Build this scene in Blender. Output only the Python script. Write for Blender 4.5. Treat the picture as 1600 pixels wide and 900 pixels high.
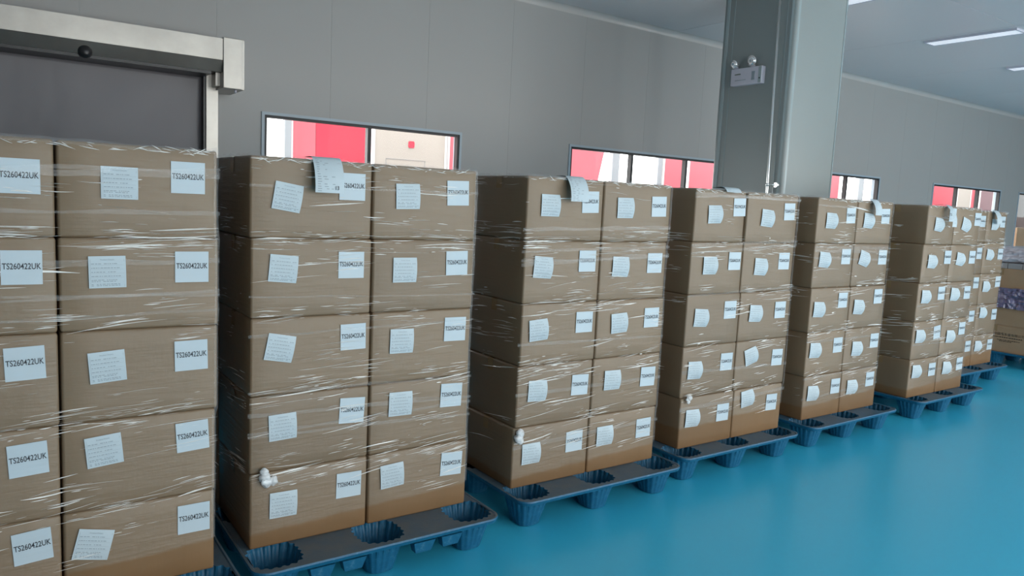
import bpy, bmesh, math, random
from mathutils import Vector, Matrix, noise
random.seed(7)
scene = bpy.context.scene
for o in list(bpy.data.objects): bpy.data.objects.remove(o)
C = scene.collection

# ------------------------------------------------------------------ camera
FPX, YAW, PITCH, ROLL, EYE = 1166.98, 0.610767, 0.115041, 0.04739, 1.55
Fv = Vector((math.sin(YAW)*math.cos(PITCH), math.cos(YAW)*math.cos(PITCH), -math.sin(PITCH)))
R0 = Vector((math.cos(YAW), -math.sin(YAW), 0)); U0 = R0.cross(Fv)
Rv = R0*math.cos(ROLL)+U0*math.sin(ROLL); Uv = U0*math.cos(ROLL)-R0*math.sin(ROLL)
O = Vector((0, 0, EYE))
cam = bpy.data.cameras.new('camera'); camo = bpy.data.objects.new('camera', cam); C.objects.link(camo)
cam.sensor_fit = 'HORIZONTAL'; cam.sensor_width = 36; cam.lens = FPX/1600*36; cam.clip_start = 0.05; cam.clip_end = 200
camo.matrix_world = Matrix(((Rv.x, Uv.x, -Fv.x, 0), (Rv.y, Uv.y, -Fv.y, 0), (Rv.z, Uv.z, -Fv.z, EYE), (0, 0, 0, 1)))
scene.camera = camo

def at(u, v, ax, val):
    """point where the photo pixel's line of sight meets the plane axis = val"""
    d = Rv*(u-800)+Uv*(450-v)+Fv*FPX
    return O+d*((val-O[ax])/d[ax])

# ------------------------------------------------------------------ world, daylight, exposure
world = bpy.data.worlds.new('overcast_sky'); scene.world = world; world.use_nodes = True
bg = world.node_tree.nodes['Background']; bg.inputs[0].default_value = (1.0, 0.985, 0.97, 1); bg.inputs[1].default_value = 6.3
scene.view_settings.view_transform = 'Standard'; scene.view_settings.look = 'None'
scene.view_settings.gamma = 1; scene.view_settings.use_curve_mapping = False
scene.view_settings.exposure = 0.18

WS = 1.26                      # wall and ceiling lie this much deeper than the first guess
YW, ZC = 4.8*WS, 1.55+1.5455*WS   # window wall, ceiling
X0, X1, YB = -3.15, 21.5, -3.38
SILL, HEAD = 1.0, 1.55+0.47*WS
WIN = {1: (1.41, 2.83, (2.12,)), 2: (3.87, 5.94, (4.56, 5.24)), 3: (7.15, 8.50, (7.84,)), 4: (9.76, 11.64, (10.39, 11.0)), 5: (12.24, 14.1, (12.86, 13.48))}
WIN = {k: (a*WS, b*WS, tuple(q*WS for q in m)) for k, (a, b, m) in WIN.items()}
REAR = [(0.0, 1.9), (2.5, 5.3), (5.9, 8.7), (9.3, 12.1), (12.7, 15.5)]   # unseen daylight windows assumed across the aisle; first added to brighten the column side
RS, RH = 0.12, 3.1

def portal(name, loc, w, h, towards):
    l = bpy.data.lights.new(name, 'AREA'); l.shape = 'RECTANGLE'; l.size = w; l.size_y = h; l.cycles.is_portal = True
    o = bpy.data.objects.new(name, l); C.objects.link(o); o.location = loc
    o.rotation_euler = (math.pi/2, 0, 0 if towards > 0 else math.pi)
    return o
for a, b in REAR: portal('aisle_window_daylight_offscreen', ((a+b)/2, YB-0.06, (RS+RH)/2), b-a, RH-RS, 1)
for k, (a, b, m) in WIN.items(): portal('window_daylight', ((a+b)/2, YW+0.08, (SILL+HEAD)/2), b-a, HEAD-SILL, -1)

# ------------------------------------------------------------------ materials
def newmat(name):
    m = bpy.data.materials.new(name); m.use_nodes = True
    nt = m.node_tree; return m, nt, nt.nodes, nt.links, nt.nodes['Principled BSDF']
def val(n, l, v, sock):
    if isinstance(v, (int, float)): sock.default_value = v
    elif isinstance(v, tuple): sock.default_value = v
    else: l.new(v, sock)
def mixc(n, l, fac, a, b):
    x = n.new('ShaderNodeMix'); x.data_type = 'RGBA'
    val(n, l, fac, x.inputs[0]); val(n, l, a, x.inputs[6]); val(n, l, b, x.inputs[7]); return x.outputs[2]
def rgba(c): return (c[0], c[1], c[2], 1)
def tex(n, l, scale, kind='NOISE', coord='Object', detail=4, rough=0.55, mapping=None, gen=None):
    tc = n.new('ShaderNodeTexCoord'); v = tc.outputs[coord]
    if mapping:
        mp = n.new('ShaderNodeMapping'); mp.inputs['Scale'].default_value = mapping[0]; mp.inputs['Rotation'].default_value = mapping[1]
        l.new(v, mp.inputs[0]); v = mp.outputs[0]
    t = n.new('ShaderNodeTexNoise'); t.inputs['Scale'].default_value = scale; t.inputs['Detail'].default_value = detail; t.inputs['Roughness'].default_value = rough
    l.new(v, t.inputs['Vector']); return t.outputs[0]
def ramp(n, l, f, p0, p1, c0=(0, 0, 0, 1), c1=(1, 1, 1, 1)):
    r = n.new('ShaderNodeValToRGB'); r.color_ramp.elements[0].position = p0; r.color_ramp.elements[1].position = p1
    r.color_ramp.elements[0].color = c0; r.color_ramp.elements[1].color = c1; l.new(f, r.inputs[0]); return r.outputs[0]
def bump(n, l, h, strength, dist=0.01):
    b = n.new('ShaderNodeBump'); b.inputs['Strength'].default_value = strength; b.inputs['Distance'].default_value = dist
    l.new(h, b.inputs['Height']); return b.outputs[0]

def simple(name, col, rough=0.5, metal=0.0, var=0.06, scale=6.0, coat=0.0, spec=0.5, bumpv=0.0, coord='Object'):
    m, nt, n, l, p = newmat(name)
    t = tex(n, l, scale, coord=coord)
    c2 = tuple(max(0, x*(1-var*2)) for x in col); c1 = tuple(min(1, x*(1+var)) for x in col)
    l.new(mixc(n, l, t, rgba(c2), rgba(c1)), p.inputs['Base Color'])
    p.inputs['Roughness'].default_value = rough; p.inputs['Metallic'].default_value = metal
    p.inputs['Coat Weight'].default_value = coat; p.inputs['Specular IOR Level'].default_value = spec
    if bumpv: l.new(bump(n, l, t, bumpv), p.inputs['Normal'])
    return m
M = {}
M['wall'] = simple('painted_wall_panel', (0.33, 0.327, 0.32), 0.42, var=0.02, scale=0.8)
M['joint'] = simple('panel_joint', (0.5, 0.5, 0.49), 0.5)
M['ceil'] = simple('ceiling_panel_paint', (0.62, 0.585, 0.60), 0.38, var=0.02, scale=0.6)
M['cjoint'] = simple('ceiling_joint', (0.30, 0.30, 0.31), 0.6)
M['cove'] = simple('cove_aluminium', (0.44, 0.42, 0.41), 0.3, var=0.03)
M['column'] = simple('column_cladding', (0.255, 0.285, 0.283), 0.4, var=0.02, scale=0.8)
M['coltrim'] = simple('column_corner_trim', (0.31, 0.37, 0.38), 0.18, var=0.02)
M['alu'] = simple('window_aluminium', (0.33, 0.40, 0.46), 0.35, var=0.03)
M['gasket'] = simple('black_gasket', (0.012, 0.012, 0.014), 0.5)
M['header'] = simple('stainless_steel', (0.36, 0.345, 0.32), 0.36, 1.0, var=0.14, scale=6, bumpv=0.05)
M['chrome'] = simple('polished_pipe', (0.85, 0.85, 0.84), 0.3, 0.85, var=0.01)
M['black'] = simple('black_plastic', (0.015, 0.015, 0.017), 0.35)
M['lampwhite'] = simple('white_plastic_housing', (0.52, 0.52, 0.60), 0.4, var=0.02)
M['ink'] = simple('black_ink', (0.03, 0.035, 0.045), 0.6)
M['inkgrey'] = simple('thermal_print', (0.27, 0.32, 0.36), 0.6)
M['inkbrown'] = simple('brown_box_print', (0.05, 0.035, 0.025), 0.7)
M['inkgreen'] = simple('indicator_print', (0.10, 0.13, 0.09), 0.6)
M['red'] = simple('red_painted_panel', (0.60, 0.035, 0.07), 0.4, var=0.03)
M['pink'] = simple('pale_red_panel', (0.62, 0.13, 0.165), 0.4, var=0.03)  # even base colour, paler than the red panel
M['mauve'] = simple('dull_maroon_panel', (0.15, 0.055, 0.075), 0.5, var=0.03)
M['cream'] = simple('cream_panel', (0.42, 0.375, 0.34), 0.5, var=0.02)
M['greypost'] = simple('grey_post_paint', (0.30, 0.32, 0.35), 0.5, var=0.02)
M['edge'] = simple('white_edge_strip', (0.75, 0.72, 0.72), 0.5, var=0.02)
M['ground'] = simple('pale_concrete', (0.45, 0.45, 0.44), 0.8)
M['darkred'] = simple('dark_red_board', (0.035, 0.007, 0.008), 0.6)
M['greyboard'] = simple('grey_shutter', (0.035, 0.038, 0.042), 0.6)
M['foam'] = simple('grey_foam_board', (0.26, 0.26, 0.27), 0.8)

def floor_mat():
    m, nt, n, l, p = newmat('blue_epoxy_floor')
    t = tex(n, l, 0.7, detail=3); t2 = tex(n, l, 40, detail=2)
    c = mixc(n, l, t, (0.034, 0.40, 0.60, 1), (0.044, 0.44, 0.65, 1))
    l.new(c, p.inputs['Base Color'])
    p.inputs['Roughness'].default_value = 0.3
    p.inputs['Specular IOR Level'].default_value = 0.45
    return m
M['floor'] = floor_mat()

def carton_mat(name, covered, bare):
    """kraft board; where the stretch film lies tight on it the film is its clear coat. obj['film_edge'] = height where the film starts"""
    m, nt, n, l, p = newmat(name)
    tc = n.new('ShaderNodeTexCoord')
    info = n.new('ShaderNodeObjectInfo')
    t = tex(n, l, 5, detail=5); fine = tex(n, l, 60, mapping=((1, 1, 0.25), (0, 0, 0)))
    att = n.new('ShaderNodeAttribute'); att.attribute_type = 'OBJECT'; att.attribute_name = 'film_edge'
    sep = n.new('ShaderNodeSeparateXYZ'); l.new(tc.outputs['Object'], sep.inputs[0])
    # film edge line, a little wavy and rising
    wob = n.new('ShaderNodeMath'); wob.operation = 'MULTIPLY_ADD'; l.new(t, wob.inputs[0]); wob.inputs[1].default_value = 0.05; l.new(sep.outputs[2], wob.inputs[2])
    rise = n.new('ShaderNodeMath'); rise.operation = 'MULTIPLY_ADD'; l.new(sep.outputs[0], rise.inputs[0]); rise.inputs[1].default_value = -0.05; l.new(wob.outputs[0], rise.inputs[2])
    sub = n.new('ShaderNodeMath'); sub.operation = 'SUBTRACT'; l.new(rise.outputs[0], sub.inputs[0]); l.new(att.outputs['Fac'], sub.inputs[1])
    cov = ramp(n, l, sub.outputs[0], 0.018, 0.03)
    # per carton tone
    tone = n.new('ShaderNodeMath'); tone.operation = 'MULTIPLY_ADD'; l.new(info.outputs['Random'], tone.inputs[0]); tone.inputs[1].default_value = 0.16; tone.inputs[2].default_value = 0.92
    a = mixc(n, l, t, rgba(tuple(x*0.88 for x in bare)), rgba(tuple(x*1.08 for x in bare)))
    b = mixc(n, l, t, rgba(tuple(x*0.93 for x in covered)), rgba(tuple(x*1.07 for x in covered)))
    c = mixc(n, l, cov, a, b)
    mul = n.new('ShaderNodeVectorMath'); mul.operation = 'SCALE'; l.new(c, mul.inputs[0]); l.new(tone.outputs[0], mul.inputs['Scale'])
    l.new(mul.outputs[0], p.inputs['Base Color'])
    p.inputs['Roughness'].default_value = 0.62
    l.new(bump(n, l, fine, 0.08, 0.003), p.inputs['Normal'])
    w = n.new('ShaderNodeMath'); w.operation = 'MULTIPLY'; l.new(cov, w.inputs[0]); w.inputs[1].default_value = 0.5
    l.new(w.outputs[0], p.inputs['Coat Weight']); p.inputs['Coat Roughness'].default_value = 0.16; p.inputs['Coat IOR'].default_value = 1.5
    # long shallow creases of the film
    g1 = tex(n, l, 1.0, coord='Object', detail=5, rough=0.6, mapping=((3.5, 3.5, 70), (0.0, 0.04, 0.0)))
    g2 = tex(n, l, 1.0, coord='Object', detail=3, rough=0.6, mapping=((9, 9, 22), (0, -0.1, 0)))
    add = n.new('ShaderNodeMath'); add.operation = 'MULTIPLY_ADD'; l.new(g2, add.inputs[0]); add.inputs[1].default_value = 0.8; l.new(g1, add.inputs[2])
    l.new(bump(n, l, add.outputs[0], 0.55, 0.012), p.inputs['Coat Normal'])
    return m
M['carton'] = carton_mat('kraft_carton', (0.195, 0.134, 0.080), (0.185, 0.104, 0.045))
M['kraft'] = simple('plain_kraft', (0.32, 0.215, 0.13), 0.7, var=0.08, bumpv=0.05)
M['tape'] = simple('clear_brown_tape', (0.26, 0.18, 0.10), 0.22, var=0.04, coat=0.4)

def paper_mat(name, col, coat):
    m, nt, n, l, p = newmat(name)
    t = tex(n, l, 20)
    l.new(mixc(n, l, t, rgba(tuple(x*0.96 for x in col)), rgba(col)), p.inputs['Base Color'])
    p.inputs['Roughness'].default_value = 0.55; p.inputs['Coat Weight'].default_value = coat; p.inputs['Coat Roughness'].default_value = 0.15
    if coat:
        g1 = tex(n, l, 1.0, detail=4, mapping=((4, 4, 80), (0, 0.04, 0)))
        l.new(bump(n, l, g1, 0.5, 0.012), p.inputs['Coat Normal'])
    return m
M['label'] = paper_mat('white_sticker_paper', (0.46, 0.545, 0.60), 0.4)
M['paper'] = paper_mat('white_thermal_paper', (0.49, 0.57, 0.615), 0.0)

def film_mat(name, opacity, col=(0.9, 0.9, 0.9), rough=0.12):
    m, nt, n, l, p = newmat(name)
    t = tex(n, l, 1.0, detail=4, mapping=((8, 8, 60), (0, 0, 0)))
    p.inputs['Base Color'].default_value = rgba(col); p.inputs['Roughness'].default_value = rough
    p.inputs['Specular IOR Level'].default_value = 0.9
    l.new(bump(n, l, t, 0.4, 0.01), p.inputs['Normal'])
    tr = n.new('ShaderNodeBsdfTransparent'); mx = n.new('ShaderNodeMixShader')
    l.new(ramp(n, l, t, 0.3, 0.75, (opacity*0.6,)*3+(1,), (min(1, opacity*1.3),)*3+(1,)), mx.inputs[0])
    l.new(tr.outputs[0], mx.inputs[1]); l.new(p.outputs[0], mx.inputs[2])
    l.new(mx.outputs[0], n['Material Output'].inputs['Surface'])
    return m
M['crease'] = film_mat('film_crease', 0.92, (0.97, 0.94, 0.90))  # film folds; the bright glints on them are put into this near-opaque white
M['veil'] = film_mat('film_overlap', 0.10)
M['knot'] = film_mat('film_bunched', 0.8, (0.82, 0.84, 0.86), 0.2)
M['purple'] = film_mat('purple_film', 0.85, (0.17, 0.15, 0.26), 0.15)
M['palewrap'] = film_mat('pale_film', 0.9, (0.62, 0.58, 0.64), 0.12)

def pallet_mat():
    m, nt, n, l, p = newmat('blue_pallet_plastic')
    info = n.new('ShaderNodeAttribute'); info.attribute_type = 'OBJECT'; info.attribute_name = 'dust'
    t = tex(n, l, 9, detail=6, rough=0.65); t2 = tex(n, l, 55, detail=4)
    geo = n.new('ShaderNodeNewGeometry'); sep = n.new('ShaderNodeSeparateXYZ'); l.new(geo.outputs['Normal'], sep.inputs[0])
    up = ramp(n, l, sep.outputs[2], 0.55, 0.9)
    blotch = ramp(n, l, t, 0.3, 0.62)
    blue = mixc(n, l, t2, (0.002, 0.062, 0.140, 1), (0.005, 0.122, 0.225, 1))
    scuff = ramp(n, l, t2, 0.60, 0.72); sc = n.new('ShaderNodeMath'); sc.operation = 'MULTIPLY'; l.new(scuff, sc.inputs[0]); sc.inputs[1].default_value = 0.22
    blue = mixc(n, l, sc.outputs[0], blue, (0.16, 0.28, 0.36, 1))
    d = n.new('ShaderNodeMath'); d.operation = 'MULTIPLY'; l.new(up, d.inputs[0]); l.new(info.outputs['Fac'], d.inputs[1])
    d2 = n.new('ShaderNodeMath'); d2.operation = 'MULTIPLY_ADD'; l.new(blotch, d2.inputs[0]); d2.inputs[1].default_value = 0.35; d2.inputs[2].default_value = 0.65
    d3 = n.new('ShaderNodeMath'); d3.operation = 'MULTIPLY'; l.new(d.outputs[0], d3.inputs[0]); l.new(d2.outputs[0], d3.inputs[1])
    dust = mixc(n, l, t, (0.062, 0.078, 0.085, 1), (0.125, 0.13, 0.128, 1))
    l.new(mixc(n, l, d3.outputs[0], blue, dust), p.inputs['Base Color'])
    p.inputs['Roughness'].default_value = 0.5
    l.new(bump(n, l, t2, 0.15, 0.004), p.inputs['Normal'])
    return m
M['pallet'] = pallet_mat()

def curtain_mat():
    m, nt, n, l, p = newmat('grey_pvc_curtain')
    p.inputs['Base Color'].default_value = (0.15, 0.143, 0.155, 1); p.inputs['Roughness'].default_value = 0.42
    t = tex(n, l, 1.0, detail=3, mapping=((2.2, 1, 1.2), (0, 0.7, 0)))
    l.new(bump(n, l, t, 0.22, 0.06), p.inputs['Normal'])
    return m
M['curtain'] = curtain_mat()
def glass_mat():
    m, nt, n, l, p = newmat('window_glass')
    tr = n.new('ShaderNodeBsdfTransparent'); tr.inputs[0].default_value = (0.96, 0.98, 0.98, 1)
    gl = n.new('ShaderNodeBsdfGlossy'); gl.inputs['Roughness'].default_value = 0.03
    fr = n.new('ShaderNodeFresnel'); fr.inputs[0].default_value = 1.12; gg = n.new('ShaderNodeNewGeometry')
    fb = n.new('ShaderNodeMath'); fb.operation = 'SUBTRACT'; fb.use_clamp = True; l.new(fr.outputs[0], fb.inputs[0]); l.new(gg.outputs['Backfacing'], fb.inputs[1])
    mx = n.new('ShaderNodeMixShader'); l.new(fb.outputs[0], mx.inputs[0]); l.new(tr.outputs[0], mx.inputs[1]); l.new(gl.outputs[0], mx.inputs[2])
    l.new(mx.outputs[0], n['Material Output'].inputs['Surface']); return m
M['glass'] = glass_mat()
def clear_mat():
    m, nt, n, l, p = newmat('clear_lens')
    p.inputs['Base Color'].default_value = (0.85, 0.86, 0.88, 1); p.inputs['Roughness'].default_value = 0.08; p.inputs['Metallic'].default_value = 0.75
    return m
M['lens'] = clear_mat()
def emit_mat(name, col, s):
    m, nt, n, l, p = newmat(name)
    p.inputs['Base Color'].default_value = (0.8, 0.8, 0.82, 1)
    p.inputs['Emission Color'].default_value = rgba(col); p.inputs['Emission Strength'].default_value = s; return m
M['diffuser'] = emit_mat('lamp_diffuser', (0.88, 0.9, 1.0), 0.42)

# ------------------------------------------------------------------ mesh helpers
def link(name, me, parent=None, loc=None):
    o = bpy.data.objects.new(name, me); C.objects.link(o)
    if parent is not None: o.parent = parent
    if loc is not None: o.location = loc
    return o
def empty(name, loc=(0, 0, 0), rz=0.0, parent=None):
    o = link(name, None, parent, loc); o.rotation_euler = (0, 0, rz); o.empty_display_size = 0.1; return o
def tag(o, label=None, cat=None, group=None, kind=None):
    if label: o['label'] = label
    if cat: o['category'] = cat
    if group: o['group'] = group
    if kind: o['kind'] = kind
    return o
def mesh(name, verts, faces, mat, smooth=False):
    me = bpy.data.meshes.new(name); me.from_pydata([tuple(v) for v in verts], [], faces); me.materials.append(M[mat]); me.update()
    if smooth: me.polygons.foreach_set('use_smooth', [True]*len(me.polygons))
    return me
def frombm(name, bm, mat, smooth=False):
    me = bpy.data.meshes.new(name); bmesh.ops.recalc_face_normals(bm, faces=bm.faces[:]); bm.to_mesh(me); bm.free(); me.materials.append(M[mat])
    if smooth: me.polygons.foreach_set('use_smooth', [True]*len(me.polygons))
    return me
def boxbm(bm, a, b):
    v = [bm.verts.new((x, y, z)) for x in (a[0], b[0]) for y in (a[1], b[1]) for z in (a[2], b[2])]
    for f in ((0, 1, 3, 2), (4, 6, 7, 5), (0, 4, 5, 1), (2, 3, 7, 6), (0, 2, 6, 4), (1, 5, 7, 3)): bm.faces.new([v[i] for i in f])
    return v
def box(name, a, b, mat, parent=None, bev=0.0, seg=2):
    bm = bmesh.new(); boxbm(bm, a, b)
    if bev: bmesh.ops.bevel(bm, geom=bm.edges[:], offset=bev, segments=seg, profile=0.6, affect='EDGES', clamp_overlap=True)
    return link(name, frombm(name, bm, mat, bool(bev and seg > 2)), parent)
def prism(name, poly, axis, lo, hi, mat, parent=None):
    """poly: 2D outline in the two other axes (in order), extruded along axis"""
    def P(q, t):
        c = list(q); c.insert(axis, t); return c
    n = len(poly); vs = [P(q, lo) for q in poly]+[P(q, hi) for q in poly]
    fs = [tuple(range(n)), tuple(range(2*n-1, n-1, -1))]+[(i, (i+1) % n, n+(i+1) % n, n+i) for i in range(n)]
    bm = bmesh.new(); bv = [bm.verts.new(v) for v in vs]
    for f in fs: bm.faces.new([bv[i] for i in f])
    return link(name, frombm(name, bm, mat), parent)
def cyl(name, p0, p1, r0, r1, mat, parent=None, n=20, rings=()):
    a, b = Vector(p0), Vector(p1); d = (b-a).normalized(); s = d.orthogonal().normalized(); t = d.cross(s)
    prof = [(0, r0)]+list(rings)+[(1, r1)]
    vs = []; fs = []
    for k, (q, r) in enumerate(prof):
        for i in range(n):
            an = 2*math.pi*i/n; vs.append(a+(b-a)*q+(s*math.cos(an)+t*math.sin(an))*r)
    for k in range(len(prof)-1):
        for i in range(n): fs.append((k*n+i, k*n+(i+1) % n, (k+1)*n+(i+1) % n, (k+1)*n+i))
    fs.append(tuple(range(n))); fs.append(tuple(range(len(prof)*n-1, (len(prof)-1)*n-1, -1)))
    bm = bmesh.new(); bv = [bm.verts.new(v) for v in vs]
    for f in fs: bm.faces.new([bv[i] for i in f])
    me = frombm(name, bm, mat); me.polygons.foreach_set('use_smooth', [len(p.vertices) == 4 for p in me.polygons])
    return link(name, me, parent)
FONT = None
def textmesh(name, body, width, mat, bold=0.0, xscale=1.0):
    """flat lettering in the XZ plane facing -Y, centred, scaled to the width"""
    cu = bpy.data.curves.new(name, 'FONT'); cu.body = body; cu.align_x = 'CENTER'; cu.align_y = 'CENTER'; cu.offset = bold; cu.resolution_u = 3
    ob = bpy.data.objects.new(name, cu); C.objects.link(ob)
    dg = bpy.context.evaluated_depsgraph_get(); me = bpy.data.meshes.new_from_object(ob.evaluated_get(dg)); bpy.data.objects.remove(ob)
    xs = [v.co.x for v in me.vertices]; ys = [v.co.y for v in me.vertices]
    s = width/(max(xs)-min(xs)); cx = (max(xs)+min(xs))/2; cy = (max(ys)+min(ys))/2
    for v in me.vertices: v.co = Vector(((v.co.x-cx)*s, 0, (v.co.y-cy)*s/xscale))
    me.materials.clear(); me.materials.append(M[mat]); me.name = name; return me
def rects_minus(x0, x1, z0, z1, holes):
    """split a rectangle into rectangles that leave the holes free"""
    out = [(x0, x1, z0, z1)]
    for hx0, hx1, hz0, hz1 in holes:
        nxt = []
        for a, b, c, d in out:
            if hx1 <= a or hx0 >= b or hz1 <= c or hz0 >= d: nxt.append((a, b, c, d)); continue
            if c < hz0: nxt.append((a, b, c, hz0))
            if d > hz1: nxt.append((a, b, hz1, d))
            lo, hi = max(c, hz0), min(d, hz1)
            if a < hx0: nxt.append((a, hx0, lo, hi))
            if b > hx1: nxt.append((hx1, b, lo, hi))
        out = nxt
    return out

# ------------------------------------------------------------------ room shell
def slabs(name, rects, y0, y1, mat):
    bm = bmesh.new()
    for a, b, c, d in rects: boxbm(bm, (a, y0, c), (b, y1, d))
    return link(name, frombm(name, bm, mat))
fl = box('floor', (X0-0.15, YB-0.15, -0.12), (X1+0.15, YW+0.15, 0.0), 'floor'); tag(fl, 'glossy turquoise blue epoxy floor', 'floor', kind='structure')
ce = box('ceiling', (X0-0.15, YB-0.15, ZC+0.02), (X1+0.15, YW+0.15, ZC+0.2), 'cjoint'); tag(ce, 'pale grey panelled ceiling', 'ceiling', kind='structure')
wholes = [(a, b, SILL, HEAD) for a, b, m in WIN.values()]
wb = slabs('wall_back', rects_minus(X0, X1, 0, ZC+0.02, wholes), YW+0.003, YW+0.11, 'joint'); tag(wb, 'grey panelled wall with a row of windows', 'wall', kind='structure')
xj = [(1.84+0.71*k)*WS for k in range(-8, 25)]
xj = [X0]+[x for x in xj if X0+0.1 < x < X1-0.1]+[X1]
for a, b in zip(xj[:-1], xj[1:]):
    for q in rects_minus(a+0.0006, b-0.0006, 0, ZC, wholes):
        box('wall_panel', (q[0], YW, q[2]), (q[1], YW+0.0035, q[3]), 'wall', wb)
wf = slabs('wall_front', rects_minus(X0, X1, 0, ZC+0.02, [(a, b, RS, RH) for a, b in REAR]), YB-0.11, YB, 'wall'); tag(wf, 'grey wall with wide daylight windows across the aisle', 'wall', kind='structure')
wl = box('wall_left', (X0-0.12, YB, 0), (X0, YW, ZC+0.02), 'wall'); tag(wl, 'plain grey end wall beside the roller door', 'wall', kind='structure')
wr = box('wall_right', (X1, YB, 0), (X1+0.12, YW, ZC+0.02), 'wall'); tag(wr, 'plain grey wall at the far end', 'wall', kind='structure')
cx = [X0]+[q for q in [(6.6+1.625*k)*WS for k in range(-6, 9)] if X0+0.2 < q < X1-0.2]+[X1]; cyj = [YW, 2.755*WS, 0.85, -1.335, YB]
pan = {}
for i in range(len(cx)-1):
    for j in range(4):
        w, d = cx[i+1]-cx[i]-0.006, cyj[j]-cyj[j+1]-0.006
        key = (round(w, 3), round(d, 3))
        if key not in pan:
            bm = bmesh.new(); boxbm(bm, (-w/2, -d/2, 0), (w/2, d/2, 0.025)); pan[key] = frombm('ceiling_panel', bm, 'ceil')
        link('ceiling_panel', pan[key], ce, ((cx[i]+cx[i+1])/2, (cyj[j]+cyj[j+1])/2, ZC))
# cove where wall meets ceiling
arc = [(YW, ZC), (YW, ZC-0.055)]+[(YW-0.055+0.055*math.cos(t), ZC-0.055+0.055*math.sin(t)) for t in [i*math.pi/16 for i in range(1, 8)]]+[(YW-0.055, ZC)]
cv = [(YW, ZC)]+[(YW-0.055*math.cos(0)*0-0.06+0.06*math.cos(t) if False else YW-0.06*(1-math.cos(t)), ZC-0.06*(1-math.sin(t))) for t in [i*math.pi/16 for i in range(9)]]
tr = prism('trim_1', cv, 0, X0, X1, 'cove'); tag(tr, 'pale rounded cove strip between wall and ceiling', 'trim', kind='structure')
bb = box('baseboard_back', (X0, YW-0.012, 0), (X1, YW, 0.1), 'cove'); tag(bb, 'pale aluminium baseboard along the window wall', 'baseboard', kind='structure')

# windows
def window(n, a, b, mull, y, z0, z1, label, s=-1):
    w = empty('window_%d' % n, ((a+b)/2, y, z0)); tag(w, label, 'window', kind='structure')
    hw, h = (b-a)/2, z1-z0
    def ring(name, x0, x1, c0, c1, t, ya, yb, mat):
        bm = bmesh.new()
        boxbm(bm, (x0, ya, c0), (x0+t, yb, c1)); boxbm(bm, (x1-t, ya, c0), (x1, yb, c1))
        boxbm(bm, (x0+t, ya, c0), (x1-t, yb, c0+t)); boxbm(bm, (x0+t, ya, c1-t), (x1-t, yb, c1))
        return link(name, frombm(name, bm, mat), w)
    ring('window_frame', -hw-0.018, hw+0.018, -0.018, h+0.018, 0.023, s*0.012, -s*0.1, 'alu')
    ring('window_gasket', -hw+0.004, hw-0.004, 0.004, h-0.004, 0.022, s*0.004, -s*0.05, 'gasket')
    xs = [-hw+0.02]+[m-(a+b)/2 for m in mull]+[hw-0.02]
    for m in xs[1:-1]: box('mullion', (m-0.016, min(s*0.006, -s*0.05), 0.02), (m+0.016, max(s*0.006, -s*0.05), h-0.02), 'gasket', w)
    for p, q in zip(xs[:-1], xs[1:]): box('pane', (p+0.01, -s*0.02-0.003, 0.02), (q-0.01, -s*0.02+0.003, h-0.02), 'glass', w)
    return w
wl_ = {1: 'two-pane window beside the roller door, white emblem panel behind it', 2: 'three-pane window running up to the steel-grey column', 3: 'window half hidden behind the column, mostly white outside',
       4: 'three-pane window with red, grey and maroon panels outside', 5: 'window past the maroon-paned one, dark red board behind it'}
for k, (a, b, m) in WIN.items(): window(k, a, b, m, YW, SILL, HEAD, wl_[k])
for i, (a, b) in enumerate(REAR): window(6+i, a, b, ((a+b)/2,), YB, RS, RH, 'unseen wide daylight window assumed in the wall across the aisle', 1)

# column
cxa, cya, cxb = 5.595, 4.02, 6.351
bm = bmesh.new(); CYB = 4.8; boxbm(bm, (cxa, cya, 0), (cxb, CYB, ZC))
es = [e for e in bm.edges if abs(e.verts[0].co.z-e.verts[1].co.z) > 1 ]
bmesh.ops.bevel(bm, geom=es, offset=0.035, segments=6, profile=0.5, affect='EDGES')
me = frombm('column', bm, 'column', True)
try: me.set_sharp_from_angle(angle=math.radians(40))
except Exception: pass
col = link('column', me); tag(col, 'tall grey-green clad column beside the window wall', 'column', kind='structure')
def quarter(name, x, y, sx):
    r, t = 0.05, 0.004; out = []
    cxx, cyy = x-sx*r, y+r
    th = [math.pi*1.5+sx*i*math.pi/16 for i in range(9)]
    o1 = [(cxx+(r+t)*math.cos(a), cyy+(r+t)*math.sin(a)) for a in th]; o2 = [(cxx+(r-0.012)*math.cos(a), cyy+(r-0.012)*math.sin(a)) for a in reversed(th)]
    ob = prism(name, o1+o2, 2, 0, ZC-0.001, 'coltrim', col); return ob
quarter('corner_trim', cxa, cya, -1); quarter('corner_trim', cxb, cya, 1)
box('edge_trim', (cxa-0.006, CYB-0.075, 0), (cxa+0.01, CYB-0.045, ZC-0.001), 'coltrim', col)
box('joint_strip', (cxa-0.002, CYB-0.135, 0), (cxa+0.01, CYB-0.128, ZC-0.001), 'coltrim', col)
box('joint_strip', (cxa-0.002, cya+0.085, 0), (cxa+0.01, cya+0.091, ZC-0.001), 'coltrim', col)

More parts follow.
